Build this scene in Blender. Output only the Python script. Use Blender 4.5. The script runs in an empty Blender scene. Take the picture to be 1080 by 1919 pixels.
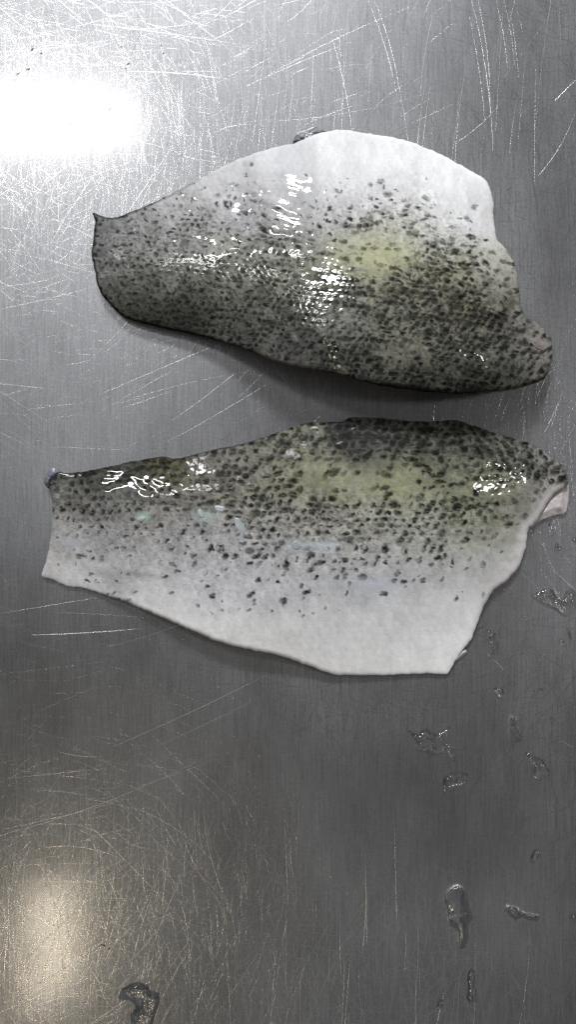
import bpy, math, random
import numpy as np

random.seed(7)
rng = np.random.RandomState(11)

# ------------------------------------------------------------------ camera, world, lamps, exposure
S = 0.00025                    # metres on the table per pixel of the photograph
H = 0.35                       # camera height above the table
CU, CV = 540.0, 959.5
scene = bpy.context.scene
cam_d = bpy.data.cameras.new('camera')
cam = bpy.data.objects.new('camera', cam_d)
scene.collection.objects.link(cam)
cam.location = (0, 0, H)
cam_d.sensor_fit = 'VERTICAL'
cam_d.angle = 2 * math.atan(1919 * S / 2 / H)
cam_d.clip_start = 0.01
cam_d.clip_end = 50
scene.camera = cam

world = bpy.data.worlds.new('World')
scene.world = world
world.use_nodes = True
bg = world.node_tree.nodes['Background']
bg.inputs[0].default_value = (0.95, 0.97, 1.0, 1)
bg.inputs[1].default_value = 0.055

def area(name, loc, target, sx, sy, power, col, rot=0.0):
    d = bpy.data.lights.new(name, 'AREA')
    d.shape = 'RECTANGLE'; d.size = sx; d.size_y = sy; d.energy = power; d.color = col
    o = bpy.data.objects.new(name, d)
    scene.collection.objects.link(o)
    o.location = loc
    if target is None:
        o.rotation_euler = (0, 0, rot)
    else:
        from mathutils import Vector
        q = (Vector(target) - Vector(loc)).to_track_quat('-Z', 'Y')
        o.rotation_euler = q.to_euler()
    return o
# ceiling batten whose reflection is the white glare at upper left
area('ceiling_batten_lamp', (-0.57, 0.815, 1.20), None, 0.50, 0.10, 7.0, (1.0, 0.99, 0.98))
# larger ceiling panel farther away beyond the top of the picture
area('ceiling_panel_lamp', (-0.30, 2.25, 1.55), (0, 0, 0), 0.80, 0.30, 75.0, (0.97, 0.98, 1.0))
# small warm lamp behind the viewer at lower left
area('warm_lamp', (-0.49, -0.89, 1.20), None, 0.085, 0.23, 1.8, (1.0, 0.87, 0.64))

# broad dim fill panels, added to lighten the steel at left and at bottom
area('left_fill_panel', (-0.52, 0.45, 1.22), None, 0.42, 1.10, 1.25, (0.94, 0.97, 1.0))
area('rear_fill_panel', (0.20, -1.02, 1.20), None, 0.80, 0.55, 0.55, (1.0, 1.0, 1.0))

# small lamp off to the right
area('side_lamp', (1.08, 0.10, 1.25), (0, 0, 0), 0.16, 0.16, 3.2, (1.0, 0.99, 0.97))

vs = scene.view_settings
vs.view_transform = 'Standard'
vs.look = 'None'
vs.exposure = 0.1
vs.gamma = 1.0
vs.use_curve_mapping = False
scene.render.engine = 'CYCLES'
scene.cycles.use_denoising = True
scene.cycles.sample_clamp_indirect = 0.0
scene.cycles.denoiser = 'OPENIMAGEDENOISE'
scene.cycles.denoising_input_passes = 'RGB_ALBEDO_NORMAL'
scene.cycles.denoising_prefilter = 'NONE'

# ------------------------------------------------------------------ helpers
def link(o, parent=None):
    scene.collection.objects.link(o)
    if parent is not None:
        o.parent = parent
    return o

def px(u, v, z=0.0):
    """photograph pixel of a point at height z -> world position"""
    k = S * (1 - np.asarray(z) / H)
    return (np.asarray(u) - CU) * k, (CV - np.asarray(v)) * k

def lin(c):
    c = np.asarray(c, float) / 255.0
    return np.where(c <= 0.04045, c / 12.92, ((c + 0.055) / 1.055) ** 2.4)

_tab = {}
def vnoise(x, y, seed=0):
    """smooth value noise in -1..1 at unit lattice"""
    if seed not in _tab:
        _tab[seed] = np.random.RandomState(1000 + seed).rand(256, 256) * 2 - 1
    t = _tab[seed]
    xi = np.floor(x).astype(int); yi = np.floor(y).astype(int)
    fx = x - xi; fy = y - yi
    fx = fx ** 3 * (fx * (fx * 6 - 15) + 10); fy = fy ** 3 * (fy * (fy * 6 - 15) + 10)
    a = t[xi & 255, yi & 255]; b = t[(xi + 1) & 255, yi & 255]
    c = t[xi & 255, (yi + 1) & 255]; d = t[(xi + 1) & 255, (yi + 1) & 255]
    return (a * (1 - fx) + b * fx) * (1 - fy) + (c * (1 - fx) + d * fx) * fy

def fbm(x, y, seed=0, n=3):
    r = 0; a = 0.5
    for i in range(n):
        r = r + a * vnoise(x * 2 ** i + 17.3 * i, y * 2 ** i + 5.1 * i, seed + i)
        a *= 0.5
    return r

def sstep(a, b, x):
    t = np.clip((x - a) / (b - a), 0, 1)
    return t * t * (3 - 2 * t)

def smooth_outline(pts, step=2.0, wob=0.0, seed=3):
    """closed Catmull-Rom through traced points, evenly resampled"""
    p = np.array(pts, float); n = len(p)
    out = []
    for i in range(n):
        p0, p1, p2, p3 = p[i - 1], p[i], p[(i + 1) % n], p[(i + 2) % n]
        m = max(2, int(np.hypot(*(p2 - p1)) / step))
        t = np.linspace(0, 1, m, endpoint=False)[:, None]
        c1 = p1 + (p2 - p0) / 7.0; c2 = p2 - (p3 - p1) / 7.0
        out.append((1 - t) ** 3 * p1 + 3 * (1 - t) ** 2 * t * c1 + 3 * (1 - t) * t * t * c2 + t ** 3 * p2)
    q = np.vstack(out)
    if wob:
        q = q + wob * np.stack([fbm(q[:, 0] / 9, q[:, 1] / 9, seed), fbm(q[:, 0] / 9 + 40, q[:, 1] / 9, seed)], 1)
    return q

def near_poly(U, V, poly):
    """signed distance (inside > 0) and nearest point on a closed polygon"""
    P = np.stack([U.ravel(), V.ravel()], 1)
    best = np.full(len(P), 1e18); bx = np.zeros(len(P)); by = np.zeros(len(P))
    ins = np.zeros(len(P), bool)
    A = poly; B = np.roll(poly, -1, 0)
    for a, b in zip(A, B):
        d = b - a; L = d @ d + 1e-12
        t = np.clip(((P[:, 0] - a[0]) * d[0] + (P[:, 1] - a[1]) * d[1]) / L, 0, 1)
        qx = a[0] + t * d[0]; qy = a[1] + t * d[1]
        dd = (P[:, 0] - qx) ** 2 + (P[:, 1] - qy) ** 2
        m = dd < best
        best[m] = dd[m]; bx[m] = qx[m]; by[m] = qy[m]
        if a[1] != b[1]:
            c = ((a[1] > P[:, 1]) != (b[1] > P[:, 1]))
            xx = a[0] + (P[:, 1] - a[1]) / (b[1] - a[1]) * d[0]
            ins ^= c & (P[:, 0] < xx)
    sd = np.sqrt(best) * np.where(ins, 1, -1)
    return sd.reshape(U.shape), bx.reshape(U.shape), by.reshape(U.shape)

def grid_fill(poly, d):
    """quads that fill the polygon; rim vertices lie on the outline. returns u, v, sd, quads"""
    u0, v0 = poly.min(0) - 2 * d; u1, v1 = poly.max(0) + 2 * d
    U, V = np.meshgrid(np.arange(u0, u1, d), np.arange(v0, v1, d), indexing='ij')
    sd, bx, by = near_poly(U, V, poly)
    ok = sd > -0.35 * d
    cell = ok[:-1, :-1] & ok[1:, :-1] & ok[:-1, 1:] & ok[1:, 1:]
    cnt = np.zeros(U.shape, int)
    cnt[:-1, :-1] += cell; cnt[1:, :-1] += cell; cnt[:-1, 1:] += cell; cnt[1:, 1:] += cell
    rim = (cnt > 0) & (cnt < 4)
    U = np.where(rim, bx, U); V = np.where(rim, by, V); sd = np.where(rim, 0, sd)
    used = cnt > 0
    idx = -np.ones(U.shape, int); idx[used] = np.arange(used.sum())
    ci, cj = np.nonzero(cell)
    q = np.stack([idx[ci, cj], idx[ci, cj + 1], idx[ci + 1, cj + 1], idx[ci + 1, cj]], 1)
    return U[used], V[used], np.maximum(sd[used], 0), q

def mesh_np(name, co, faces, smooth=True):
    me = bpy.data.meshes.new(name)
    faces = np.asarray(faces, np.int32); k = faces.shape[1]
    me.vertices.add(len(co)); me.vertices.foreach_set('co', np.asarray(co, np.float32).ravel())
    me.loops.add(faces.size); me.loops.foreach_set('vertex_index', faces.ravel())
    me.polygons.add(len(faces))
    me.polygons.foreach_set('loop_start', np.arange(0, faces.size, k, dtype=np.int32))
    me.polygons.foreach_set('loop_total', np.full(len(faces), k, np.int32))
    me.polygons.foreach_set('use_smooth', np.full(len(faces), smooth))
    me.update(calc_edges=True); me.validate()
    return me

def tps(pts):
    p = np.array(pts, float); x = p[:, :2] / 100.0; z = p[:, 2]
    def ker(r2): return 0.5 * r2 * np.log(r2 + 1e-12)
    r2 = ((x[:, None] - x[None]) ** 2).sum(2)
    n = len(p)
    A = np.zeros((n + 3, n + 3)); A[:n, :n] = ker(r2) + 0.02 * np.eye(n)
    A[:n, n] = 1; A[:n, n + 1:] = x; A[n, :n] = 1; A[n + 1:, :n] = x.T
    w = np.linalg.solve(A, np.concatenate([z, [0, 0, 0]]))
    def f(u, v):
        u = np.asarray(u) / 100.0; v = np.asarray(v) / 100.0
        r = w[n] + w[n + 1] * u + w[n + 2] * v
        for i in range(n):
            r = r + w[i] * ker((u - x[i, 0]) ** 2 + (v - x[i, 1]) ** 2)
        return r
    return f

def shepard(pts, sig):
    p = np.array(pts, float)
    def f(u, v):
        W = 0; A = [0] * (p.shape[1] - 2)
        for r in p:
            d2 = ((u - r[0]) ** 2 + (v - r[1]) ** 2) / sig ** 2
            w = np.exp(-d2) + 1e-6 / (1 + d2)
            W = W + w
            for k in range(len(A)):
                A[k] = A[k] + w * r[2 + k]
        return [a / W for a in A]
    return f

# ------------------------------------------------------------------ materials
def mat(name):
    m = bpy.data.materials.new(name); m.use_nodes = True
    nt = m.node_tree
    return m, nt, nt.nodes['Principled BSDF']

def node(nt, t, **kw):
    n = nt.nodes.new(t)
    for k, v in kw.items():
        if k in ('ins',):
            for a, b in v.items(): n.inputs[a].default_value = b
        else:
            setattr(n, k, v)
    return n

def steel_material(name, lobes, base, bump):
    m, nt, b1 = mat(name)
    L = nt.links.new
    out = nt.nodes['Material Output']
    tc = node(nt, 'ShaderNodeTexCoord')
    def noise(scale_xyz, scale, detail, rot=0.0):
        mp = node(nt, 'ShaderNodeMapping')
        mp.inputs['Scale'].default_value = scale_xyz
        mp.inputs['Rotation'].default_value = (0, 0, rot)
        L(tc.outputs['Object'], mp.inputs[0])
        n = node(nt, 'ShaderNodeTexNoise', ins={'Scale': scale, 'Detail': detail, 'Roughness': 0.6})
        L(mp.outputs[0], n.inputs['Vector'])
        return n
    g1 = noise((1.0, 0.035, 1), 1300, 3)          # vertical brushing
    g2 = noise((0.12, 1.0, 1), 1100, 3, 0.12)     # horizontal brushing
    g3 = noise((1, 1, 1), 900, 4)                 # fine pitting
    lg = noise((1, 0.6, 1), 11, 6)                # broad uneven polish
    ad = node(nt, 'ShaderNodeMath', operation='ADD'); g2s = node(nt, 'ShaderNodeMath', operation='MULTIPLY'); g2s.inputs[1].default_value = 0.3; L(g2.outputs[0], g2s.inputs[0]); L(g1.outputs[0], ad.inputs[0]); L(g2s.outputs[0], ad.inputs[1])
    ad2 = node(nt, 'ShaderNodeMath', operation='MULTIPLY_ADD'); L(g3.outputs[0], ad2.inputs[0]); ad2.inputs[1].default_value = 0.7; L(ad.outputs[0], ad2.inputs[2])
    bp = node(nt, 'ShaderNodeBump', ins={'Strength': bump, 'Distance': 0.00006})
    L(ad2.outputs[0], bp.inputs['Height'])
    cr = node(nt, 'ShaderNodeMapRange', ins={'From Min': 0.3, 'From Max': 0.7, 'To Min': 0.76, 'To Max': 1.2})
    L(lg.outputs[0], cr.inputs[0])
    fr = node(nt, 'ShaderNodeMapRange', ins={'From Min': 0.65, 'From Max': 1.35, 'To Min': 0.7, 'To Max': 1.3})
    L(ad2.outputs[0], fr.inputs[0])
    mu = node(nt, 'ShaderNodeMath', operation='MULTIPLY'); L(cr.outputs[0], mu.inputs[0]); L(fr.outputs[0], mu.inputs[1])
    col = node(nt, 'ShaderNodeMix', data_type='RGBA', blend_type='MULTIPLY')
    col.inputs[0].default_value = 1.0
    col.inputs[6].default_value = (*base, 1)
    L(mu.outputs[0], col.inputs[7])
    prev = None; wsum = 0.0
    for k, (r, w) in enumerate(lobes):                  # polished ground, brushed relief, dull wear
        b = b1 if k == 0 else node(nt, 'ShaderNodeBsdfPrincipled')
        b.inputs['Metallic'].default_value = 1.0
        L(col.outputs[2], b.inputs['Base Color'])
        L(bp.outputs[0], b.inputs['Normal'])
        rr = node(nt, 'ShaderNodeMapRange', ins={'From Min': 0.3, 'From Max': 0.7, 'To Min': r * 0.85, 'To Max': r * 1.15})
        L(lg.outputs[0], rr.inputs[0]); L(rr.outputs[0], b.inputs['Roughness'])
        wsum += w
        if prev is None:
            prev = b
        else:
            mx = node(nt, 'ShaderNodeMixShader'); mx.inputs[0].default_value = w / wsum
            L(prev.outputs[0], mx.inputs[1]); L(b.outputs[0], mx.inputs[2]); prev = mx
    L(prev.outputs[0], out.inputs[0])
    return m
M_STEEL = steel_material('brushed_steel', ((0.125, 0.10), (0.28, 0.13), (0.56, 0.77)), (0.25, 0.252, 0.26), 0.22)

def scratch_material():
    m, nt, b = mat('scratch_steel')
    b.inputs['Metallic'].default_value = 1
    b.inputs['Base Color'].default_value = (0.42, 0.42, 0.43, 1)
    b.inputs['Roughness'].default_value = 0.25
    return m
M_SCRATCH = scratch_material()

def skin_material():
    m, nt, b = mat('wet_fish_skin')
    L = nt.links.new
    at = node(nt, 'ShaderNodeAttribute', attribute_name='pigment')
    tc = node(nt, 'ShaderNodeTexCoord')
    n = node(nt, 'ShaderNodeTexNoise', ins={'Scale': 1400, 'Detail': 3})
    L(tc.outputs['Object'], n.inputs['Vector'])
    mr = node(nt, 'ShaderNodeMapRange', ins={'From Min': 0.3, 'From Max': 0.7, 'To Min': 0.93, 'To Max': 1.06})
    L(n.outputs[0], mr.inputs[0])
    col = node(nt, 'ShaderNodeMix', data_type='RGBA', blend_type='MULTIPLY'); col.inputs[0].default_value = 1
    L(at.outputs['Color'], col.inputs[6]); L(mr.outputs[0], col.inputs[7])
    L(col.outputs[2], b.inputs['Base Color'])
    b.inputs['Roughness'].default_value = 0.5
    b.inputs['Specular IOR Level'].default_value = 0.04
    n2 = node(nt, 'ShaderNodeTexNoise', ins={'Scale': 900, 'Detail': 2})
    L(tc.outputs['Object'], n2.inputs['Vector'])
    bp = node(nt, 'ShaderNodeBump', ins={'Strength': 0.12, 'Distance': 0.0002}); L(n2.outputs[0], bp.inputs['Height'])
    L(bp.outputs[0], b.inputs['Normal'])
    wa = node(nt, 'ShaderNodeAttribute', attribute_name='wet')
    L(wa.outputs['Fac'], b.inputs['Coat Weight'])
    b.inputs['Coat Roughness'].default_value = 0.05
    b.inputs['Coat IOR'].default_value = 1.6
    return m
M_SKIN = skin_material()

def simple(name, col, rough, coat=0.0, trans=0.0, ior=1.45, bump=0.0, sss=0.0, var=0.15, scale=600):
    m, nt, b = mat(name)
    L = nt.links.new
    tc = node(nt, 'ShaderNodeTexCoord')
    n = node(nt, 'ShaderNodeTexNoise', ins={'Scale': scale, 'Detail': 3}); L(tc.outputs['Object'], n.inputs['Vector'])
    mr = node(nt, 'ShaderNodeMapRange', ins={'From Min': 0.3, 'From Max': 0.7, 'To Min': 1 - var, 'To Max': 1 + var}); L(n.outputs[0], mr.inputs[0])
    c = node(nt, 'ShaderNodeMix', data_type='RGBA', blend_type='MULTIPLY'); c.inputs[0].default_value = 1
    c.inputs[6].default_value = (*col, 1); L(mr.outputs[0], c.inputs[7]); L(c.outputs[2], b.inputs['Base Color'])
    b.inputs['Roughness'].default_value = rough
    b.inputs['Coat Weight'].default_value = coat
    b.inputs['Coat Roughness'].default_value = 0.08
    b.inputs['Transmission Weight'].default_value = trans
    b.inputs['IOR'].default_value = ior
    if sss:
        b.inputs['Subsurface Weight'].default_value = sss
        b.inputs['Subsurface Radius'].default_value = (0.004, 0.002, 0.0015)
        b.inputs['Subsurface Scale'].default_value = 0.6
    if bump:
        bp = node(nt, 'ShaderNodeBump', ins={'Strength': bump, 'Distance': 0.0003}); L(n.outputs[0], bp.inputs['Height']); L(bp.outputs[0], b.inputs['Normal'])
    return m
M_FLESH = simple('raw_white_flesh', tuple(lin((158, 145, 134))), 0.45, coat=0.5, bump=0.4)
M_MEMB = simple('pale_membrane', tuple(lin((186, 178, 178))), 0.4, coat=0.6, bump=0.3)
M_FINSKIN = simple('dark_fin_skin', tuple(lin((95, 95, 98))), 0.45, coat=0.8, bump=0.6, var=0.5, scale=400)
M_BLUEFIN = simple('bluish_fin_membrane', tuple(lin((104, 106, 122))), 0.35, coat=0.9, bump=0.5)
M_RED = simple('red_raw_flesh', tuple(lin((116, 103, 99))), 0.35, coat=0.9, bump=0.5, var=0.3)
M_LOOSE = simple('pearly_scale', tuple(lin((152, 159, 161))), 0.3, coat=0.8, bump=0.2)
M_DIRT = simple('dark_speck', (0.02, 0.02, 0.02), 0.7)
def water_material():
    m, nt, b = mat('water')
    b.inputs['Base Color'].default_value = (1, 1, 1, 1)
    b.inputs['Roughness'].default_value = 0.0
    b.inputs['Transmission Weight'].default_value = 1.0
    b.inputs['IOR'].default_value = 1.42
    return m
M_WATER = water_material()

# ------------------------------------------------------------------ the steel table top and its scratches
def build_table():
    import bmesh
    bm = bmesh.new()
    bmesh.ops.create_cube(bm, size=1.0)
    for v in bm.verts:
        v.co.x *= 1.3; v.co.y *= 1.5; v.co.z = v.co.z * 0.03 - 0.015
    bmesh.ops.bevel(bm, geom=[e for e in bm.edges], offset=0.006, segments=3, profile=0.5, affect='EDGES')
    me = bpy.data.meshes.new('table_top'); bm.to_mesh(me); bm.free()
    me.materials.append(M_STEEL)
    o = link(bpy.data.objects.new('table_top', me))
    o['kind'] = 'structure'
    o['label'] = 'scratched brushed stainless steel table top'
    return o
table = build_table()

def strokes(name, specs):
    """each spec: polyline in photo pixels, width in mm, relief as a share of the width"""
    V = []; F = []; n = 0
    for pl, w, rel in specs:
        pl = np.asarray(pl, float)
        k = len(pl)
        t = np.gradient(pl, axis=0); t /= np.linalg.norm(t, axis=1)[:, None] + 1e-9
        nr = np.stack([-t[:, 1], t[:, 0]], 1)
        ww = (w / 1000 / S) * np.sin(np.linspace(0.12, math.pi - 0.12, k)) ** 0.5
        hgt = w / 1000 * rel * np.sin(np.linspace(0.15, math.pi - 0.15, k)) ** 0.5
        for off, z in ((-0.5, None), (0, 1), (0.5, None)):
            q = pl + nr * (ww * off)[:, None]
            x, y = px(q[:, 0], q[:, 1])
            zz = np.full(k, -2e-6) if z is None else hgt
            V.append(np.stack([x, y, zz], 1))
        i = np.arange(k - 1)
        for a in (0, 1):
            F.append(np.stack([n + a * k + i, n + (a + 1) * k + i, n + (a + 1) * k + i + 1, n + a * k + i + 1], 1))
        n += 3 * k
    me = mesh_np(name, np.vstack(V), np.vstack(F))
    # make all faces look up
    import bmesh
    bm = bmesh.new(); bm.from_mesh(me)
    bm.normal_update()
    fl = [f for f in bm.faces if f.normal.z < 0]
    bmesh.ops.reverse_faces(bm, faces=fl)
    bm.to_mesh(me); bm.free()
    me.materials.append(M_SCRATCH)
    o = link(bpy.data.objects.new(name, me), table)
    o['kind'] = 'stuff'
    return o

def arc(u, v, ang, length, curve, k=6):
    s = np.linspace(-0.5, 0.5, k) * length
    a = ang + curve * s / max(length, 1)
    t = np.stack([np.cos(a), np.sin(a)], 1)
    d = np.diff(s, prepend=s[0])
    p = np.cumsum(t * d[:, None], 0)
    return p - p.mean(0) + (u, v)

specs = []
for i in range(24000):                                   # fine wiping scratches in every direction
    L_ = rng.gamma(2.0, 28) + 8
    ang = rng.rand() * math.pi if rng.rand() < 0.6 else math.pi / 2 + rng.normal() * 0.25
    specs.append((arc(rng.uniform(-120, 1200), rng.uniform(-120, 2040), ang, L_, rng.normal() * 0.25, 4), rng.uniform(0.05, 0.13), rng.uniform(0.02, 0.11)))
for i in range(900):                                   # longer and wider ones
    L_ = rng.gamma(2.0, 70) + 30
    specs.append((arc(rng.uniform(-120, 1200), rng.uniform(-120, 2040), rng.rand() * math.pi, L_, rng.normal() * 0.3, 7), rng.uniform(0.07, 0.17), rng.uniform(0.04, 0.15)))
strokes('fine_scratches', specs)

specs = []
def line(p, q, w=0.25, rel=0.2, bow=0.0):
    p = np.array(p, float); q = np.array(q, float)
    t = np.linspace(0, 1, 10)[:, None]
    nrm = np.array([-(q - p)[1], (q - p)[0]])
    w *= 0.75
    specs.append((p * (1 - t) + q * t + nrm * bow * (4 * t * (1 - t)), w, rel))
# scratches one can follow in the photograph
for a in [((885, 0), (925, 285), .45, .2, -.03), ((897, 0), (920, 190), .4, .2, -.03), ((880, 30), (910, 230), .3, .2, -.02),
          ((930, 0), (952, 130), .35, .2, -.03), ((945, 0), (965, 120), .3, .2, -.03), ((955, 10), (973, 150), .3, .2, -.02),
          ((965, 0), (980, 60), .25, .2, -.02), ((1005, 130), (1003, 345), .4, .2, 0), ((690, 0), (745, 180), .3, .2, -.03),
          ((703, 0), (750, 170), .3, .2, -.03), ((620, 60), (660, 240), .3, .2, -.02), ((750, 170), (765, 265), .25, .2, -.02),
          ((1050, 0), (1052, 80), .25, .2, 0), ((1010, 330), (1080, 210), .25, .2, .05), ((1040, 190), (1080, 150), .3, .2, 0),
          ((297, 0), (331, 355), .22, .2, 0), ((100, 290), (370, 0), .22, .2, .02), ((80, 300), (360, 5), .2, .2, .0),
          ((30, 130), (85, 0), .2, .2, 0), ((40, 120), (110, 0), .2, .2, 0), ((240, 120), (262, 60), .25, .25, 0),
          ((185, 740), (420, 640), .28, .2, .0), ((190, 770), (330, 690), .2, .2, 0), ((320, 790), (440, 700), .25, .2, .01),
          ((310, 830), (500, 720), .22, .2, .01), ((60, 1190), (265, 1178), .4, .22, .01), ((0, 1150), (180, 1120), .25, .2, 0),
          ((210, 1400), (500, 1265), .4, .22, .01), ((290, 1400), (500, 1300), .28, .2, .01), ((0, 1565), (400, 1412), .4, .22, .03),
          ((0, 1555), (230, 1500), .3, .2, .01), ((240, 1480), (402, 1424), .3, .2, .01), ((0, 1625), (90, 1618), .3, .2, 0),
          ((0, 1460), (200, 1440), .25, .2, 0), ((360, 1590), (300, 1500), .25, .2, .04), ((420, 1680), (280, 1480), .3, .2, -.08),
          ((440, 1720), (330, 1520), .3, .2, -.08), ((470, 1760), (380, 1500), .28, .2, -.08), ((600, 780), (520, 860), .3, .2, 0),
          ((820, 1480), (958, 1436), .25, .2, .01), ((1020, 815), (1050, 750), .3, .2, 0), ((1000, 830), (1075, 900), .25, .2, 0),
          ((345, 1700), (30, 1870), .35, .22, .02), ((220, 1640), (0, 1850), .35, .22, .02), ((300, 1640), (240, 1840), .25, .2, .03),
          ((140, 1660), (60, 1919), .28, .2, .03), ((90, 1640), (120, 1900), .28, .2, -.03), ((100, 1690), (50, 1880), .26, .2, .0),
          ((40, 1700), (20, 1919), .26, .2, 0), ((150, 1700), (150, 1919), .26, .2, 0), ((20, 1842), (205, 1843), .35, .2, 0),
          ((975, 1919), (995, 1750), .3, .2, .02), ((820, 1919), (832, 1860), .3, .2, .0), ((740, 1540), (745, 1750), .3, .2, 0)]:
    line(*a)
for i in range(60):                                     # vertical combing at lower middle and upper right
    u = rng.uniform(480, 1060); v = rng.choice([rng.uniform(1500, 1900), rng.uniform(-20, 260)])
    specs.append((arc(u, v, math.pi / 2 - 0.12 * (v < 300) * -1 + rng.normal() * 0.05, rng.uniform(60, 260), rng.normal() * 0.1, 8), rng.uniform(0.14, 0.3), rng.uniform(.12, .2)))
for i in range(60):                                     # criss-cross strokes through the warm reflection
    specs.append((arc(rng.uniform(0, 220), rng.uniform(1600, 1919), math.pi / 2 + rng.normal() * 0.25, rng.uniform(40, 200), rng.normal() * 0.2, 8), rng.uniform(0.14, 0.25), rng.uniform(.14, .22)))
strokes('long_scratches', specs)

def specks():
    V = []; F = []; n = 0
    pts = [(52, 130, 5, 2), (60, 93, 5, 2), (34, 138, 5, 1.4), (77, 100, 3, 1.5), (240, 120, 4, 2), (302, 85, 2, 1.5), (306, 100, 3, 2), (228, 88, 3, 1.2), (325, 284, 2, 2), (341, 290, 2, 2), (314, 270, 1.4, 1.4),
           (235, 128, 2, 1.5), (195, 1772, 3, 2), (204, 1778, 3, 1.6), (190, 1770, 2, 1.5), (209, 1780, 2, 1.5), (275, 1852, 3, 2), (182, 300, 1.5, 1.5), (130, 232, 2, 1.5), (205, 205, 5, 1.2)]
    for u, v, a, b in pts:
        k = 9; ang = rng.rand() * 3
        ring = []
        for j in range(k):
            t = 2 * math.pi * j / k; r = rng.uniform(0.6, 1.2)
            x = a * r * math.cos(t); y = b * r * math.sin(t)
            ring.append((u + x * math.cos(-0.6) - y * math.sin(-0.6), v + x * math.sin(-0.6) + y * math.cos(-0.6)))
        x, y = px(np.array(ring)[:, 0], np.array(ring)[:, 1])
        V += [(x[j], y[j], -1e-5) for j in range(k)]
        cx, cy = px(u, v); V.append((float(cx), float(cy), 0.00018))
        F += [(n + (j + 1) % k, n + j, n + k) for j in range(k)]
        n += k + 1
    me = mesh_np('dirt_specks', np.array(V), np.array(F)); me.materials.append(M_DIRT)
    o = link(bpy.data.objects.new('dirt_specks', me), table); o['kind'] = 'stuff'
specks()

# ------------------------------------------------------------------ fish fillets
def empty(name, u, v):
    o = bpy.data.objects.new(name, None)
    x, y = px(u, v)
    o.location = (float(x), float(y), 0); o.empty_display_size = 0.02
    return link(o)

def child(name, me, m, root):
    me.materials.append(m)
    o = link(bpy.data.objects.new(name, me), root)
    o.matrix_parent_inverse.identity()
    o.location = tuple(-c for c in root.location)
    return o

def spots(U, V, d, u0, v0, shape, cents, seed=0):
    """dark pigment marks laid on the skin grid: cents rows are u, v, rx, ry, angle, strength"""
    M = np.zeros(shape)
    wu = 4.4 * fbm(U / 6, V / 6, 60, 3); wv = 3.8 * fbm(U / 6, V / 6, 64, 3)
    wu = wu + 9 * fbm(U / 45, V / 45, 210 + seed, 2); wv = wv + 11 * fbm(U / 60, V / 40, 214 + seed, 2)
    Uw = U + wu; Vw = V + wv
    for (cu, cv, rx, ry, an, st) in cents:
        R = max(rx, ry) * 1.6 + 14
        i0 = max(int((cu - R - u0) / d), 0); i1 = min(int((cu + R - u0) / d) + 1, shape[0])
        j0 = max(int((cv - R - v0) / d), 0); j1 = min(int((cv + R - v0) / d) + 1, shape[1])
        if i1 <= i0 or j1 <= j0: continue
        x = Uw[i0:i1, j0:j1] - cu; y = Vw[i0:i1, j0:j1] - cv
        c, s = math.cos(an), math.sin(an)
        a = (x * c + y * s) / rx; b = (-x * s + y * c) / ry
        r = (np.abs(a) ** 2.7 + np.abs(b) ** 2.7) ** (1 / 2.7)
        m = sstep(1.2, 0.58, r) * st * (0.84 + 0.16 * np.clip(a * 1.5, -1, 1))
        M[i0:i1, j0:j1] = np.maximum(M[i0:i1, j0:j1], m)
    return M

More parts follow.
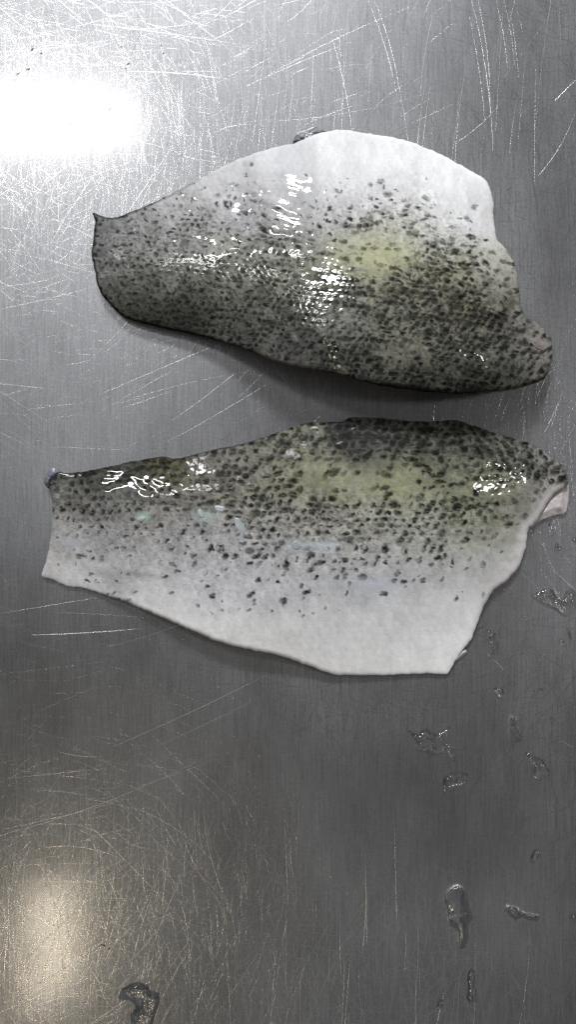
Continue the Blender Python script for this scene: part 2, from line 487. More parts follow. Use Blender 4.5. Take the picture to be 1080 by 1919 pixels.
class Fillet:
    def __init__(self, root, outline, heights, base_pts, dens_pts, rows, d=1.4, edge_r=8.0, wob=2.0, seed=0):
        self.root = root
        self.poly = smooth_outline(outline, 3.0, wob, 30 + seed)
        self.zf = tps(heights)
        u, v, sd, q = grid_fill(self.poly, d)
        self.u, self.v, self.sd = u, v, sd
        a, b, pa, pb = rows(u, v)                    # scale-row coordinates: along and across
        base = shepard(base_pts, 42.0)(u + 10 * fbm(u / 40, v / 25, 70 + seed), v + 14 * fbm(u / 35, v / 25, 74 + seed))
        dens = shepard(dens_pts, 45.0)(u + 8 * fbm(u / 30, v / 30, 78 + seed), v + 12 * fbm(u / 30, v / 30, 82 + seed))
        self.base, self.dens, self.q = base, dens, q
        self.a, self.b, self.pa, self.pb = a, b, pa, pb
        self.seed = seed; self.d = d; self.edge_r = edge_r
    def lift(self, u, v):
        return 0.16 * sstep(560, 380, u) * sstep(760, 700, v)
    def zbase(self, u, v, sd):
        z = np.maximum(self.zf(u, v), 1.2)
        r = self.edge_r
        t = np.clip(1 - sd / r, 0, 1)
        z = z - 1.1 * (1 - np.sqrt(np.maximum(1 - t * t, 0))) * np.clip(z / 6, 0.25, 1)
        return np.maximum(z, 0.6)
    def build_skin(self, cents, bump_f, extra=None, paint=None):
        u, v, sd, s = self.u, self.v, self.sd, self.seed
        z = self.zbase(u, v, sd)
        # scale pockets like small shingles
        A = (self.a + 9 * fbm(u / 45, v / 45, 210 + s, 2)) / self.pa; B = (self.b + 11 * fbm(u / 60, v / 40, 214 + s, 2)) / self.pb
        row = np.floor(B)
        A2 = A + 0.5 * (row % 2) + 0.12 * fbm(u / 25, v / 25, 90 + s)
        fb = B - row - 0.5
        A3 = A2 - 0.9 * fb * fb
        saw = A3 - np.floor(A3)
        shing = (sstep(0.0, 0.82, saw) - sstep(0.82, 1.0, saw)) * (1 - 0.5 * (2 * fb) ** 2)
        cellr = np.sin(row * 127.1 + np.floor(A3) * 311.7) * 43758.5453; cellr = 2 * (cellr - np.floor(cellr)) - 1
        dome = np.maximum(0, 1 - ((saw - 0.5) * 2.1) ** 2 - (fb * 2.2) ** 2)
        kb, kd = bump_f(u, v)
        wx = 14 * fbm(u / 40, v / 40, 200 + s, 2); wy = 12 * fbm(u / 40, v / 40, 204 + s, 2)
        fold = vnoise((u + wx) / 40 + 0.3 * v / 34, (v + wy) / 15 - 0.25 * u / 15, 100 + s)
        fine = fbm(u / 11, v / 6.5, 104 + s, 2)
        mid = vnoise((u + 0.5 * v + wx) / 17, (v - 0.4 * u + wy) / 13, 108 + s)
        slow = fbm(u / 55, v / 38, 116 + s, 2)
        rib = fbm(u / 4.5 + 0.3 * v / 20, v / 45, 112 + s, 2)
        D0 = np.clip(self.dens[0], 0, 1)
        calm = 1 - 0.8 * np.clip(kb, 0, 1)
        z = z + (0.07 * D0 + 0.02) * calm * shing * np.clip(sd / 20, 0, 1) + kb * (0.36 * fold + 0.16 * mid + 0.015 * fine) + calm * (0.03 * rib + 0.05 * fine * D0 + 0.16 * slow) + kd * 0.36 * dome * np.clip(0.55 + 0.75 * cellr + 1.2 * fbm(u / 30, v / 24, 180 + s, 2), 0, 1.3)
        if extra is not None:
            z = z + extra(u, v)
        z = np.maximum(z, 0.5)
        # pigment
        u0, v0 = u.min(), v.min()
        n0 = int((u.max() - u0) / self.d) + 2; n1 = int((v.max() - v0) / self.d) + 2
        GU, GV = np.meshgrid(u0 + np.arange(n0) * self.d, v0 + np.arange(n1) * self.d, indexing='ij')
        cents = [(c[0], c[1], c[2] * 0.82, c[3] * 0.72, c[4], min(1.0, 0.30 + c[5] * 1.15)) for c in cents]
        M = spots(GU, GV, self.d, u0, v0, (n0, n1), cents, s)
        ii = np.clip(np.rint((u - u0) / self.d).astype(int), 0, n0 - 1); jj = np.clip(np.rint((v - v0) / self.d).astype(int), 0, n1 - 1)
        m = M[ii, jj]
        D = np.clip(self.dens[0], 0, 1)
        mott = fbm(u / 9, v / 7, 120 + s, 3) + 0.5 * fbm(u / 26, v / 18, 126 + s, 2)
        speck = sstep(0.10, 0.34, fbm((u + 0.7 * v) / 5.5, (v - 0.4 * u) / 3.2, 130 + s, 2)) * np.clip(D * 1.3, 0, 1)
        base = np.stack(self.base, 1); base = base.mean(1, keepdims=True) * 0.42 + base * 0.58
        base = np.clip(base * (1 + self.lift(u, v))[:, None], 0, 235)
        bl = base[:, 2] > base[:, 0]
        base[bl, 2] = base[bl, 0] + 0.45 * (base[bl, 2] - base[bl, 0])
        yl = np.clip((base[:, 0] - base[:, 2]) / 40, 0, 1) * (0.5 + 1.3 * fbm(u / 20, v / 9, 190 + s, 3)); base[:, 2] -= 22 * yl; base[:, 0] -= 6 * yl; base[:, 1] -= 4 * yl
        base = base * (np.clip(base.mean(1, keepdims=True) / 212, 0, 1) ** 0.34)
        col = lin(base)
        col = col * (1 + 0.12 * fbm(u / 14, v / 40, 134 + s, 3) + (0.06 + 0.22 * D) * fbm(u / 3.2, v / 9, 144 + s, 2) + (0.05 + 0.3 * D) * (shing - 0.4) + (0.03 + 0.22 * D) * cellr + (0.05 + 0.25 * D) * fbm((u + 0.9 * v) / 7, (v - 0.3 * u) / 3.0, 148 + s, 2))[:, None]
        fib = fbm((u + 0.9 * v) / 9, (v - 0.3 * u) / 3.0, 138, 2)
        dk = np.clip(m * (1.0 + 0.75 * fib), 0, 0.97)
        dk = 1 - (1 - dk) * (1 - 0.75 * D * D * sstep(-0.15, 0.45, mott)) * (1 - 0.55 * speck)
        net = np.maximum(sstep(0.72, 0.95, saw + 0.10 * fbm(u / 5, v / 5, 196, 2)), sstep(0.34, 0.48, np.abs(fb))) * (0.6 + 0.8 * fbm(u / 16, v / 16, 198 + s, 2))
        net = np.clip(net, 0, 1)
        dk = dk * (1 - 0.28 * net)
        col = col * (1 + net * (0.02 + 0.13 * D))[:, None]
        dark = lin(np.array([16, 17, 14]))
        col = col * (1 - dk)[:, None] + dark * dk[:, None]
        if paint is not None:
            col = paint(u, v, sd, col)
        x, y = px(u, v, z / 1000)
        me = mesh_np('skin', np.stack([x, y, z / 1000], 1), self.q[:, ::1])
        at = me.attributes.new('pigment', 'FLOAT_COLOR', 'POINT')
        rgba = np.concatenate([np.clip(col, 0.004, 0.95), np.ones((len(u), 1))], 1)
        at.data.foreach_set('color', rgba.astype(np.float32).ravel())
        wt = me.attributes.new('wet', 'FLOAT', 'POINT')
        wv = np.clip((np.maximum(kb, 0.8 * kd) - 0.14) * 1.6 + 0.14 * fbm(u / 22, v / 16, 170 + s, 3) + 0.03, 0.0, 1)
        wt.data.foreach_set('value', wv.astype(np.float32))
        if np.mean([p.normal.z for p in me.polygons[:200]]) < 0:
            me.flip_normals()
        o = child('skin', me, M_SKIN, self.root)
        self.ztop = z
        return o
    def build_flesh(self, under, lip=None):
        P = self.poly; n = len(P)
        t = np.roll(P, -2, 0) - np.roll(P, 2, 0); t /= np.linalg.norm(t, axis=1)[:, None] + 1e-9
        ar = 0.5 * np.sum(P[:, 0] * np.roll(P[:, 1], -1) - np.roll(P[:, 0], -1) * P[:, 1])
        nr = np.stack([-t[:, 1], t[:, 0]], 1) * (1 if ar > 0 else -1)
        for _ in range(6):
            nr = nr + np.roll(nr, 1, 0) + np.roll(nr, -1, 0)
            nr /= np.linalg.norm(nr, axis=1)[:, None] + 1e-9
        z0 = self.zbase(P[:, 0], P[:, 1], np.zeros(n))
        un = under(P[:, 0], P[:, 1])
        rings = []
        for f, ins in ((0.97, 0.3), (0.82, 0.6), (0.5, 0.30), (0.2, 0.75), (0.02, 1.0)):
            extra = ins if f > 0.8 else ins * un * (z0 / 1000 / S) + 1
            wv = 0.8 * fbm(P[:, 0] / 12, P[:, 1] / 12 + f * 9, 140, 2)
            q = P + nr * (extra + (wv if f < 0.9 else 0))[:, None] if np.ndim(extra) else P + nr * extra
            if lip is not None and f > 0.8:
                q = q - nr * (lip(P[:, 0], P[:, 1]))[:, None]
            zz = np.maximum(z0 * f - (0.15 if f > 0.9 else 0), 0.05) / 1000
            x, y = px(q[:, 0], q[:, 1], zz)
            rings.append(np.stack([x, y, zz], 1))
        V = np.vstack(rings); F = []
        i = np.arange(n); j = (i + 1) % n
        for k in range(4):
            F.append(np.stack([k * n + i, k * n + j, (k + 1) * n + j, (k + 1) * n + i], 1))
        me = mesh_np('flesh', V, np.vstack(F))
        import bmesh
        bm = bmesh.new(); bm.from_mesh(me); bm.verts.ensure_lookup_table()
        bm.faces.new([bm.verts[4 * n + k] for k in range(n)])
        bmesh.ops.recalc_face_normals(bm, faces=bm.faces)
        bm.to_mesh(me); bm.free()
        return child('flesh', me, M_FLESH, self.root)

def lattice(rows_inv, arange, brange, pa, pb, fn, seed):
    """spot centres on the staggered scale lattice; fn(u, v) -> chance, size, angle, strength"""
    r = np.random.RandomState(seed); out = []
    for j, b in enumerate(np.arange(brange[0], brange[1], pb)):
        for a in np.arange(arange[0], arange[1], pa):
            aa = a + 0.5 * pa * (j % 2) + r.normal() * pa * 0.08
            u, v = rows_inv(aa, b + r.normal() * pb * 0.08)
            p, sz, an, st = fn(u, v)
            if r.rand() < p:
                k = sz * (0.45 + 0.95 * r.rand() ** 0.8)
                out.append((u, v, k * r.uniform(0.9, 1.3), k * r.uniform(0.62, 0.95), an + r.normal() * 0.35, np.clip(st * r.uniform(0.45, 1.15), 0, 1)))
    return out

# ---- lower fillet: dorsal edge up
LOW = [(84,902),(89,885),(98,879),(112,886),(137,886),(175,880),(214,872),(262,862),(301,856),(330,859),(358,854),(397,843),(436,836),(469,827),(508,815),(541,803),(570,794),(589,791),(637,791),(661,782),(704,783),(762,788),(810,790),(858,788),(887,798),(926,810),(969,823),(1003,835),(1037,859),(1061,880),(1066,900),(1062,912),(1040,926),(1025,946),(1012,968),(1000,984),(991,992),(986,1025),(974,1058),(955,1083),(926,1107),(907,1136),(895,1169),(883,1198),(858,1232),(844,1256),(837,1263),(806,1262),(762,1263),(714,1265),(666,1265),(623,1263),(589,1251),(541,1234),(508,1225),(469,1217),(426,1208),(387,1193),(349,1176),(310,1160),(272,1143),(238,1128),(204,1117),(171,1106),(151,1101),(123,1097),(103,1088),(79,1079),(84,1058),(91,1030),(96,991),(98,953),(95,926)]
LOWH = [(98,879,4),(137,886,3),(262,862,4.5),(397,843,6),(541,803,7.5),(661,782,8),(858,788,8),(1003,835,6),(1066,904,4.5),(1030,940,4.5),(993,989,4),(974,1058,3.5),(907,1136,3.5),(837,1263,2),(762,1263,2.5),(623,1263,4),(508,1225,8),(426,1208,9),(349,1176,8),(272,1143,5.5),(151,1101,2),(79,1079,2),(91,1030,3),(98,953,3),
        (180,930,8),(180,1030,6.5),(350,920,13),(350,1050,12),(550,870,16),(550,1000,18),(550,1120,14),(750,850,16),(750,960,18),(750,1080,13),(750,1190,6.5),(900,870,14),(900,960,14),(900,1060,8.5),(990,900,10)]
LOWC = [(150,895,84,83,70),(230,890,80,79,66),(310,880,108,104,70),(400,870,134,127,118),(480,850,128,124,112),(580,815,134,132,112),(660,815,84,82,82),(760,815,86,87,80),(860,820,94,95,86),(700,845,100,99,90),(820,850,104,104,92),(960,850,120,118,109),(1030,880,142,139,134),
        (120,930,140,137,132),(200,940,134,131,126),(300,930,134,128,118),(400,920,136,130,114),(500,890,146,144,118),(600,890,152,152,118),(680,900,166,166,128),(760,900,166,167,126),(850,900,152,154,120),(930,910,152,154,122),(1000,930,162,160,142),(1030,925,200,195,190),
        (110,1000,164,162,160),(200,1000,164,162,162),(300,980,164,161,158),(400,980,166,166,163),(500,970,164,162,153),(600,970,164,161,150),(700,980,168,168,152),(800,980,170,171,153),(900,980,168,170,145),(960,990,178,176,160),
        (100,1060,184,182,182),(200,1060,182,181,187),(300,1050,180,180,189),(400,1040,178,178,187),(500,1040,180,180,185),(600,1040,186,184,182),(700,1040,190,189,184),(800,1040,190,190,183),(900,1040,192,191,185),(970,1040,205,203,200),
        (150,1090,202,200,200),(300,1100,196,196,204),(400,1100,192,193,209),(500,1100,194,195,210),(600,1090,191,193,208),(700,1090,188,192,211),(800,1090,196,197,208),(900,1090,206,206,209),
        (300,1145,212,210,208),(420,1180,213,212,212),(520,1200,216,215,215),(620,1180,215,214,216),(620,1240,221,220,220),(720,1170,215,215,217),(720,1240,223,222,222),(820,1150,215,214,216),(820,1240,224,223,223),(880,1150,217,216,216)]
LOWD = [(150,895,.9),(230,890,.9),(310,880,.7),(400,870,.6),(480,850,.75),(560,825,.75),(660,820,1),(760,820,1),(860,830,1),(960,850,.9),(1030,880,.8),
        (120,930,.7),(200,940,.7),(300,930,.75),(400,920,.7),(500,880,.45),(600,885,.3),(680,900,.2),(760,900,.22),(850,900,.35),(930,910,.55),(1000,930,.25),
        (110,1000,.45),(200,1000,.5),(300,980,.5),(400,980,.5),(500,970,.75),(600,970,.75),(700,970,.8),(800,970,.8),(900,970,.7),(960,1000,.2),
        (100,1060,.15),(200,1060,.25),(300,1040,.4),(400,1040,.4),(500,1040,.45),(600,1025,.5),(700,1025,.5),(800,1025,.45),(900,1040,.15),(970,1040,.03),
        (150,1090,.1),(300,1090,.12),(400,1090,.22),(500,1090,.15),(600,1100,.15),(700,1100,.12),(800,1090,.1),(900,1090,.03),
        (300,1145,0),(420,1180,.03),(520,1200,0),(620,1180,.03),(620,1240,0),(720,1170,0),(720,1240,0),(820,1150,0),(820,1240,0),(880,1150,0)]
def low_curve(u): return -0.0004 * np.maximum(u - 750, 0) ** 2
def low_rows(u, v): return u, v - low_curve(u), 18.0, 14.0
def low_inv(a, b): return a, b + low_curve(a)
root_low = empty('fish_fillet', 560, 1020)
root_low['label'] = 'lower fish fillet with dark back uppermost and white belly toward the bottom'
root_low['category'] = 'fish fillet'
root_low['group'] = 'fish fillets on the steel table'
low = Fillet(root_low, LOW, LOWH, LOWC, LOWD, low_rows, seed=0)
_ld = shepard(LOWD, 40.0)
def low_spot(u, v):
    p = float(_ld(np.array([u]), np.array([v]))[0][0])
    sz = 7.5 if u > 450 else 5.0 + 2.5 * max(0, (u - 250) / 200)
    if v < 850 and u > 540: sz = 9.0
    elif v < 960: sz *= 1.25
    an = -0.55 if u < 700 else -0.55 - 0.25 * (u - 700) / 300
    if v < 870 and u > 880: an = 1.05
    return min(p * 1.3, 0.97), sz, an, 0.5 + 0.5 * p
cl = lattice(low_inv, (81.0, 1080), (56.5 * 14.0, 1130), 18.0, 14.0, low_spot, 5)
rs = np.random.RandomState(9)
for u in np.arange(560, 850, 20.5):                    # the strong row along the lateral line
    cl.append((u + rs.normal() * 2, 1051 + rs.normal() * 3, rs.uniform(5.5, 9.5), rs.uniform(4, 6.5), -0.7 + rs.normal() * .35, rs.uniform(.55, .95)))
for u in np.arange(372, 640, 22):                      # the faint lower row
    cl.append((u + rs.normal() * 5, 1140 + rs.normal() * 6, rs.uniform(2.5, 6.5), rs.uniform(2, 4.5), -0.9 + rs.normal() * .5, rs.uniform(.05, .6)))
for k in range(14):                                    # dark crease behind the head
    t = k / 13; cl.append((762 + 72 * t + rs.normal() * 3, 858 + 48 * t ** 1.3 + rs.normal() * 3, rs.uniform(6, 15), rs.uniform(3, 8), 0.6 + rs.normal() * .3, rs.uniform(.4, .9)))
for u in np.arange(120, 320, 9):                       # the black ridge of the tail stalk
    cl.append((u, 893 - 0.13 * (u - 120) + rs.normal() * 3, 9, 5, -0.1, .8))
def gs(u, v, cu, cv, ru, rv): return np.exp(-(((u - cu) / ru) ** 2 + ((v - cv) / rv) ** 2))
def low_bump(u, v):
    k = 0.12 + 1.0 * gs(u, v, 935, 875, 65, 45) + 0.7 * gs(u, v, 940, 1010, 60, 60) + 1.0 * gs(u, v, 230, 905, 110, 32) + 0.8 * gs(u, v, 240, 1085, 60, 25)
    return k, 0.05 + 0.7 * gs(u, v, 950, 890, 60, 40)
def low_paint(u, v, sd, col):
    e = sstep(3.5, 0.5, sd) * sstep(960, 900, v) * sstep(620, 420, u)     # black rim of the dorsal skin near the tail
    col = col * (1 - 0.75 * e)[:, None]
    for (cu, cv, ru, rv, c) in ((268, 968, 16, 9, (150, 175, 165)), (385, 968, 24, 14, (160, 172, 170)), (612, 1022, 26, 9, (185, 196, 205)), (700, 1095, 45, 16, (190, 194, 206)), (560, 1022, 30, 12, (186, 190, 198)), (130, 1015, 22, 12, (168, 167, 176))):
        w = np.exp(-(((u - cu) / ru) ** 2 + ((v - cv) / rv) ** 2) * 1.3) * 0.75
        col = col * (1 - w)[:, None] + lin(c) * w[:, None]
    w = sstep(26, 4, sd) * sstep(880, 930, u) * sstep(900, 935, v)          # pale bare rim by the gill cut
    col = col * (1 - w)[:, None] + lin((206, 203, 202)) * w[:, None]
    return col
for k in range(450):
    u = rs.uniform(90, 1060); v = rs.uniform(790, 1130)
    p = float(_ld(np.array([u]), np.array([v]))[0][0])
    if rs.rand() < p * 0.9:
        cl.append((u, v, rs.uniform(1.5, 5.0), rs.uniform(1.2, 3.0), rs.normal() * 0.8 - 0.3, rs.uniform(.4, .9)))
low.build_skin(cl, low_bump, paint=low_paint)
low.build_flesh(lambda u, v: np.where(v > 1100, 1.1, 0.5))

# ---- upper fillet: dorsal edge down
UP = [(173,400),(184,402),(210,409),(242,399),(278,384),(329,360),(371,337),(406,318),(440,301),(482,286),(525,274),(552,268),(578,257),(600,249),(643,243),(685,250),(728,256),(766,265),(800,277),(838,295),(873,314),(907,335),(919,352),(925,378),(927,412),(932,446),(949,467),(964,493),(971,518),(974,552),(976,569),(983,590),(1005,605),(1026,620),(1035,639),(1036,659),(1032,684),(1022,705),(996,718),(962,727),(924,731),(877,736),(813,733),(762,727),(728,722),(677,712),(634,701),(600,694),(560,688),(516,677),(482,664),(448,651),(414,640),(380,631),(320,618),(278,608),(239,597),(218,582),(197,561),(186,544),(178,510),(172,475),(175,446),(178,416)]
UPH = [(173,400,5),(210,409,3),(172,475,3.5),(180,520,4),(197,561,5),(240,597,5),(320,618,5.5),(400,637,8),(470,662,14),(560,688,20),(700,717,25),(877,736,23),(962,727,18),(1030,690,12),(1036,650,8),(1000,605,7),(976,569,8),(964,493,7),(930,440,5),(919,352,4),(838,295,3.5),(728,256,5),(643,243,7),(552,269,8),(482,286,7.5),(406,318,5.5),(371,337,4),(278,384,2.5),
       (300,480,8),(300,560,8),(540,330,15),(450,420,12.5),(450,540,16),(600,390,19),(600,500,23.5),(600,620,29),(750,350,11),(750,470,19),(750,600,31),(870,500,18),(870,620,30),(950,600,16),(930,690,26),(1000,660,12)]
UPC = [(190,430,112,112,114),(190,500,104,104,100),(210,560,86,86,78),(260,590,64,64,57),(340,605,60,60,54),(240,420,130,130,130),(260,480,122,121,116),(270,540,104,104,94),
       (330,380,152,152,154),(350,450,134,133,131),(350,520,114,114,104),(370,590,82,82,73),
       (430,330,168,168,173),(450,400,162,162,168),(450,470,142,142,131),(450,540,118,118,105),(440,620,98,98,92),
       (540,300,192,192,200),(550,370,182,182,191),(560,440,168,168,164),(560,510,143,143,124),(540,590,118,118,108),(540,660,122,120,116),
       (650,270,212,212,218),(650,340,206,206,214),(650,410,188,187,187),(660,470,176,176,146),(650,540,138,137,120),(650,620,138,138,127),(650,690,118,117,110),
       (750,290,219,220,226),(750,370,204,204,206),(740,430,182,182,170),(720,480,178,178,135),(760,540,134,131,110),(750,610,132,131,114),(760,670,148,148,129),(770,720,96,96,87),
       (850,320,220,221,227),(870,400,212,213,217),(850,450,188,188,181),(850,500,150,148,122),(850,560,124,121,100),(850,620,120,118,103),(850,680,130,129,117),(870,725,100,100,90),
       (920,420,210,210,213),(920,490,176,174,160),(950,520,184,181,168),(930,560,140,135,115),(940,610,120,117,104),(940,670,126,124,112),(960,715,120,117,108),(1000,620,152,148,140),(1010,690,124,121,113),(1030,650,146,141,134)]
UPD = [(190,430,.6),(190,500,.65),(210,560,.7),(260,590,.8),(340,605,.8),(240,420,.5),(260,480,.7),(270,540,.75),(330,380,.3),(350,450,.6),(350,520,.75),(370,590,.8),
       (430,330,.08),(450,400,.4),(450,470,.65),(450,540,.85),(440,620,.8),(540,300,0),(550,370,.1),(560,440,.55),(560,510,.7),(540,590,.8),(540,660,.5),
       (650,270,0),(650,340,.05),(650,400,.4),(650,430,.5),(660,470,.25),(650,540,.85),(650,620,.6),(650,690,.8),
       (750,290,0),(750,340,.05),(750,390,.5),(740,430,.5),(720,480,.1),(760,540,.95),(750,610,.9),(760,665,.35),(770,720,1),
       (850,320,0),(870,390,.05),(850,440,.5),(850,500,.8),(850,560,1),(850,620,1),(850,680,.6),(870,725,1),(920,420,0),(920,490,.3),(950,520,.2),(930,560,.75),(940,610,.95),(940,670,.7),(960,715,.6),(1000,620,.4),(1010,690,.6),(1030,650,.35)]
def up_curve(u): return 0.10 * (u - 175) + 0.00025 * np.maximum(u - 650, 0) ** 2
def up_rows(u, v): return u, v - up_curve(u), 13.5, 11.0
def up_inv(a, b): return a, b + up_curve(a)
root_up = empty('fish_fillet', 600, 500)
root_up['label'] = 'upper fish fillet with white belly uppermost and thick dark back toward the bottom'
root_up['category'] = 'fish fillet'
root_up['group'] = 'fish fillets on the steel table'
up = Fillet(root_up, UP, UPH, UPC, UPD, up_rows, seed=4)
_ud = shepard(UPD, 40.0)
def up_spot(u, v):
    p = float(_ud(np.array([u]), np.array([v]))[0][0])
    an = 0.1 if v < 560 else -0.6
    return min(p * 1.05, 0.95), 5.0 + 1.6 * (u > 480) + 1.8 * (u > 620) * p, an, 0.42 + 0.5 * p
cu_ = lattice(up_inv, (12.5 * 13.5, 1040), (18.5 * 11.0, 780), 13.5, 11.0, up_spot, 6)
def up_bump(u, v):
    k = 0.12 + 1.05 * gs(u, v, 470, 395, 135, 85) + 0.75 * gs(u, v, 565, 640, 75, 55) + 0.7 * gs(u, v, 903, 678, 50, 40)
    kd = 0.04 + 0.75 * gs(u, v, 605, 545, 50, 80) + 0.25 * gs(u, v, 560, 640, 70, 45) + 0.35 * gs(u, v, 905, 675, 60, 48)
    f = sstep(270, 330, v + 0.16 * (u - 500) * (u < 500))
    return k * f, kd * f
def up_extra(u, v):
    w = -2.2 * np.exp(-(((u - 958 + (v - 590) * 0.4) / 14) ** 2 + ((v - 590) / 40) ** 2))   # fold behind the head end
    w += 1.2 * np.exp(-(((u - 925) / 22) ** 2 + ((v - 600) / 30) ** 2))
    w += 0.8 * np.exp(-(((u - 928) / 30) ** 2 + ((v - 652) / 30) ** 2))
    return w
def up_paint(u, v, sd, col):
    e = sstep(6, 0.5, sd) * sstep(560, 330, u) * sstep(300, 420, v)
    col = col * (1 - 0.8 * e)[:, None]
    w = np.exp(-(((u - 690) / 80) ** 2 + ((v - 475) / 26) ** 2)) * 0.12      # yellow flush on the flank
    col = col * (1 - w)[:, None] + lin((182, 180, 122)) * w[:, None]
    return col
for k in range(2200):
    u = rs.uniform(175, 1035); v = rs.uniform(330, 735)
    p = float(_ud(np.array([u]), np.array([v]))[0][0])
    if rs.rand() < p * 0.9:
        cu_.append((u, v, rs.uniform(1.5, 5.5), rs.uniform(1.2, 3.2), rs.normal() * 0.8, rs.uniform(.35, .9)))
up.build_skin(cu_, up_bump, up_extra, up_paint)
up.build_flesh(lambda u, v: np.where(v > 600, 1.25, 0.5), lambda u, v: 2.2 * sstep(640, 720, u) * sstep(690, 712, v) + 0.6)

# ---- small pieces of the fillets
def blob(name, outline, m, root, zfun, d=1.2, bottom=None, step=2.0, wob=0.6, seed=5):
    """closed lump over an outline; zfun(u, v, sd) -> top height in mm; bottom height in mm"""
    P = smooth_outline(outline, step, wob, seed)
    u, v, sd, q = grid_fill(P, d)
    z = zfun(u, v, sd)
    zb = np.full(len(u), bottom) if not callable(bottom) else bottom(u, v)
    n = len(u)
    z = np.maximum(z, zb + 0.02)
    x, y = px(u, v, z / 1000)
    top = np.stack([x, y, z / 1000], 1)
    bot = np.stack([x, y, zb / 1000], 1)
    # rim edges belong to one quad only
    e = np.concatenate([q[:, [0, 1]], q[:, [1, 2]], q[:, [2, 3]], q[:, [3, 0]]])
    key = np.sort(e, 1); _, inv, cnt = np.unique(key[:, 0] * n + key[:, 1], return_inverse=True, return_counts=True)
    r = e[cnt[inv] == 1]
    F = np.vstack([q, q[:, ::-1] + n, np.stack([r[:, 1], r[:, 0], r[:, 0] + n, r[:, 1] + n], 1)])
    me = mesh_np(name, np.vstack([top, bot]), F)
    if me.polygons[0].normal.z < 0: me.flip_normals()
    if root is not None:
        return child(name, me, m, root)
    me.materials.append(m)
    return link(bpy.data.objects.new(name, me))

blob('gill_membrane', [(1064,905),(1067,930),(1062,960),(1050,964),(1037,967),(1022,973),(1008,979),(996,990),(1000,970),(1015,945),(1030,925)], M_MEMB, root_low,
     lambda u, v, sd: 1.4 + 1.6 * np.clip(sd / 14, 0, 1) + 0.3 * fbm(u / 10, v / 14, 150), bottom=0.3)
blob('fin_stub', [(82,905),(86,890),(92,880),(101,878),(110,884),(106,893),(97,900),(90,915)], M_BLUEFIN, root_low,
     lambda u, v, sd: 3.2 + 2.2 * np.clip(sd / 6, 0, 1) + 0.5 * fbm(u / 6, v / 6, 151), bottom=0.6)
blob('flesh_scrap', [(858,1228),(864,1219),(873,1216),(876,1223),(868,1231),(856,1238)], M_MEMB, root_low,
     lambda u, v, sd: 0.5 + 1.3 * np.clip(sd / 5, 0, 1), bottom=0.1)
blob('fin_stub', [(550,268),(553,256),(562,248),(575,243),(590,238),(603,242),(612,250),(590,262),(570,270)], M_FINSKIN, root_up,
     lambda u, v, sd: 1.5 + 2.6 * np.clip(sd / 8, 0, 1) + 0.9 * fbm(u / 8, v / 6, 152), bottom=0.3)
def on_skin(F, lift, dome):
    return lambda u, v, sd: F.zbase(u, v, np.full(len(u), 30.0)) + lift + dome * np.clip(sd / 3.0, 0, 1)
blob('cut_flesh', [(997,640),(1005,638),(1014,646),(1024,652),(1021,659),(1010,656),(1001,650)], M_RED, root_up, on_skin(up, -0.2, 0.8), bottom=4.0, d=0.8)
blob('skin_slit', [(1010,657),(1020,655),(1028,648),(1031,651),(1024,661),(1014,664)], M_DIRT, root_up, on_skin(up, -0.3, 0.55), bottom=4.0, d=0.8)
for (cu, cv, a, b, an) in ((449, 985, 17, 8, 1.0), (411, 953, 10, 6, 0.2), (264, 972, 9, 5, -0.3), (556, 1022, 9, 8, 0.3), (376, 962, 9, 6, 0.8)):
    o_ = [(cu + a * math.cos(t) * math.cos(an) - b * math.sin(t) * math.sin(an), cv + a * math.cos(t) * math.sin(an) + b * math.sin(t) * math.cos(an)) for t in np.linspace(0, 2 * math.pi, 12, endpoint=False)]
    blob('loose_scale', o_, M_LOOSE, root_low, on_skin(low, 0.02, 0.16), bottom=5.0, d=0.9, wob=2.5, seed=int(cu) % 7)

# ------------------------------------------------------------------ water on the steel
def drop(label, outline, h=0.9, lam=1.1, name='water_drop', cat='water drop', wob=0.8, seed=6, d=1.0):
    def prof(u, v, sd):
        R = max(float(sd.max()), 1.0)
        t = np.clip(sd / R, 0, 1)
        hm = min((0.42 + 0.22 * h) * R * S * 1000, 2.6)
        return hm * np.sqrt(np.maximum(1 - (1 - t) ** 2.4, 0)) * (1 + 0.22 * fbm(u / 11, v / 11, 160 + seed))
    o = blob(name, outline, M_WATER, None, prof, d=d, bottom=-0.25, wob=wob, seed=seed)
    o['label'] = label; o['category'] = cat; o['group'] = 'water drops on the steel table'
    return o
def disc(u, v, a, b, an=0.0, k=10):
    return [(u + a * math.cos(t) * math.cos(an) - b * math.sin(t) * math.sin(an), v + a * math.cos(t) * math.sin(an) + b * math.sin(t) * math.cos(an)) for t in np.linspace(0, 2 * math.pi, k, endpoint=False)]

drop('largest water drop, shield-shaped with a tail pointing down, near lower right', [(860,1657),(875,1670),(881,1698),(887,1719),(879,1732),(879,1758),(871,1775),(861,1775),(858,1745),(843,1732),(839,1711),(832,1685),(843,1666)], 1.1, 0.9)
drop('water drop shaped like a small fish, right of the shield-shaped drop', [(948,1703),(954,1697),(969,1699),(982,1708),(999,1713),(1011,1715),(1008,1725),(995,1724),(980,1719),(969,1724),(956,1715)], 0.9, 0.7)
drop('water drop cut by the right picture edge, beside the fish-shaped drop', [(1069,1721),(1076,1714),(1090,1712),(1098,1720),(1090,1728),(1076,1726)], 0.9, 0.7)
drop('tall narrow upright water drop near the bottom right', [(884,1817),(891,1821),(892,1851),(895,1873),(884,1876),(875,1873),(878,1856),(877,1830)], 0.9, 0.7)
drop('tiny water drop left of the tall narrow drop at bottom', disc(826, 1881, 5, 9, 0.2), 0.6, 0.5)
drop('small leaf-shaped water drop alone above the fish-shaped drop', [(995,1614),(997,1602),(1005,1591),(1013,1597),(1011,1608),(1001,1617)], 0.7, 0.6)
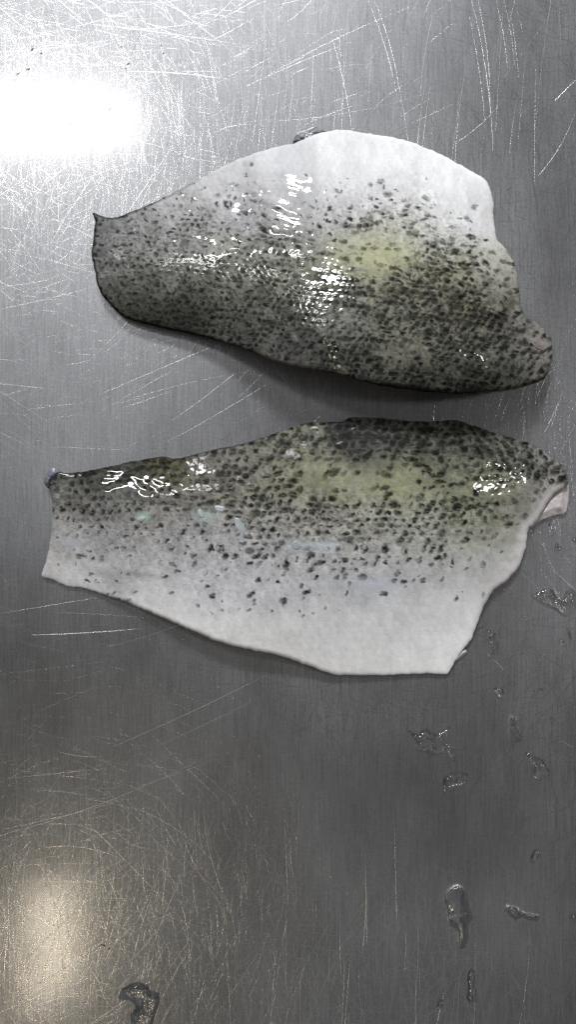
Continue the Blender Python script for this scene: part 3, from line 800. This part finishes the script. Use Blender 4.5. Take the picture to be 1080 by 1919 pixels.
drop('four-cornered flat water patch below the broken thin film', [(834,1459),(849,1449),(877,1450),(871,1471),(853,1477),(835,1489),(832,1472)], 0.5, 0.7)
drop('wedge-shaped water drop pointing up at right, below the upright trickle', [(988,1410),(999,1416),(1018,1424),(1031,1446),(1025,1454),(1004,1461),(999,1437)], 0.9, 0.7)
drop('upright trickle of water above the wedge-shaped drop', [(958,1341),(969,1345),(975,1365),(980,1384),(972,1388),(960,1390),(958,1373),(955,1356)], 0.7, 0.7)
drop('small pale water drop above the upright trickle', [(926,1290),(935,1285),(943,1292),(946,1305),(938,1308),(930,1300)], 0.6, 0.8)
drop('left one of a pair of tiny round drops at right', disc(1004, 1298, 5, 4.5), 0.6, 0.4)
drop('right one of a pair of tiny round drops at right', disc(1015, 1294, 5, 5), 0.6, 0.4)
drop('tiniest round drop below the pair of tiny drops', disc(1006, 1318, 3.5, 3), 0.45, 0.4)
drop('tiny oval drop between the pair of tiny drops and the wedge drop', disc(1036, 1348, 5, 3.5, 0.3), 0.5, 0.4)
drop('broad thin broken water film left of the upright trickle', [(765,1368),(780,1375),(798,1367),(815,1376),(836,1366),(846,1364),(842,1385),(852,1405),(854,1428),(840,1410),(822,1412),(800,1408),(782,1402),(778,1385)], 0.35, 0.5, wob=2.5)
drop('thin forked water streak beside the lower fillet belly corner', [(920,1184),(932,1188),(942,1194),(936,1206),(934,1220),(932,1236),(926,1230),(922,1212),(920,1196)], 0.4, 0.5, wob=2)
drop('tiny round drop touching the belly edge of the lower fillet', disc(903, 1177, 4.5, 4.5), 0.6, 0.4)
drop('tiny round drop second from the lower fillet belly edge', disc(917, 1186, 4.5, 4), 0.6, 0.4)
drop('wide ragged thin water patch at right of lower fillet belly', [(1000,1118),(1012,1108),(1028,1102),(1040,1107),(1050,1124),(1058,1120),(1066,1106),(1080,1108),(1085,1130),(1070,1148),(1058,1152),(1040,1140),(1020,1130)], 0.45, 0.5, wob=2.5)
drop('slanted thin drop just below the ragged water patch', [(1048,1194),(1054,1198),(1063,1210),(1060,1213),(1050,1204)], 0.5, 0.5)
drop('short upright drop touching the right of the slanted drop', [(1064,1178),(1070,1184),(1074,1196),(1070,1202),(1065,1196)], 0.5, 0.5)
drop('small bright square drop right of the gill cut', disc(1047, 1027, 6, 9, -0.2), 0.8, 0.5)
drop('faint narrow drop under the gill membrane of lower fillet', disc(1034, 991, 5, 13, -0.1), 0.5, 0.5)
drop('tiny drop at right picture edge level with the gill cut', disc(1077, 1012, 4, 6), 0.6, 0.5)
drop('bird-shaped water puddle at the bottom left of the table', [(222,1872),(227,1856),(240,1848),(252,1845),(273,1849),(282,1863),(298,1867),(294,1891),(287,1914),(278,1930),(250,1930),(245,1900),(254,1891),(248,1879),(231,1874)], 1.2, 0.9, name='water_puddle', cat='water puddle')
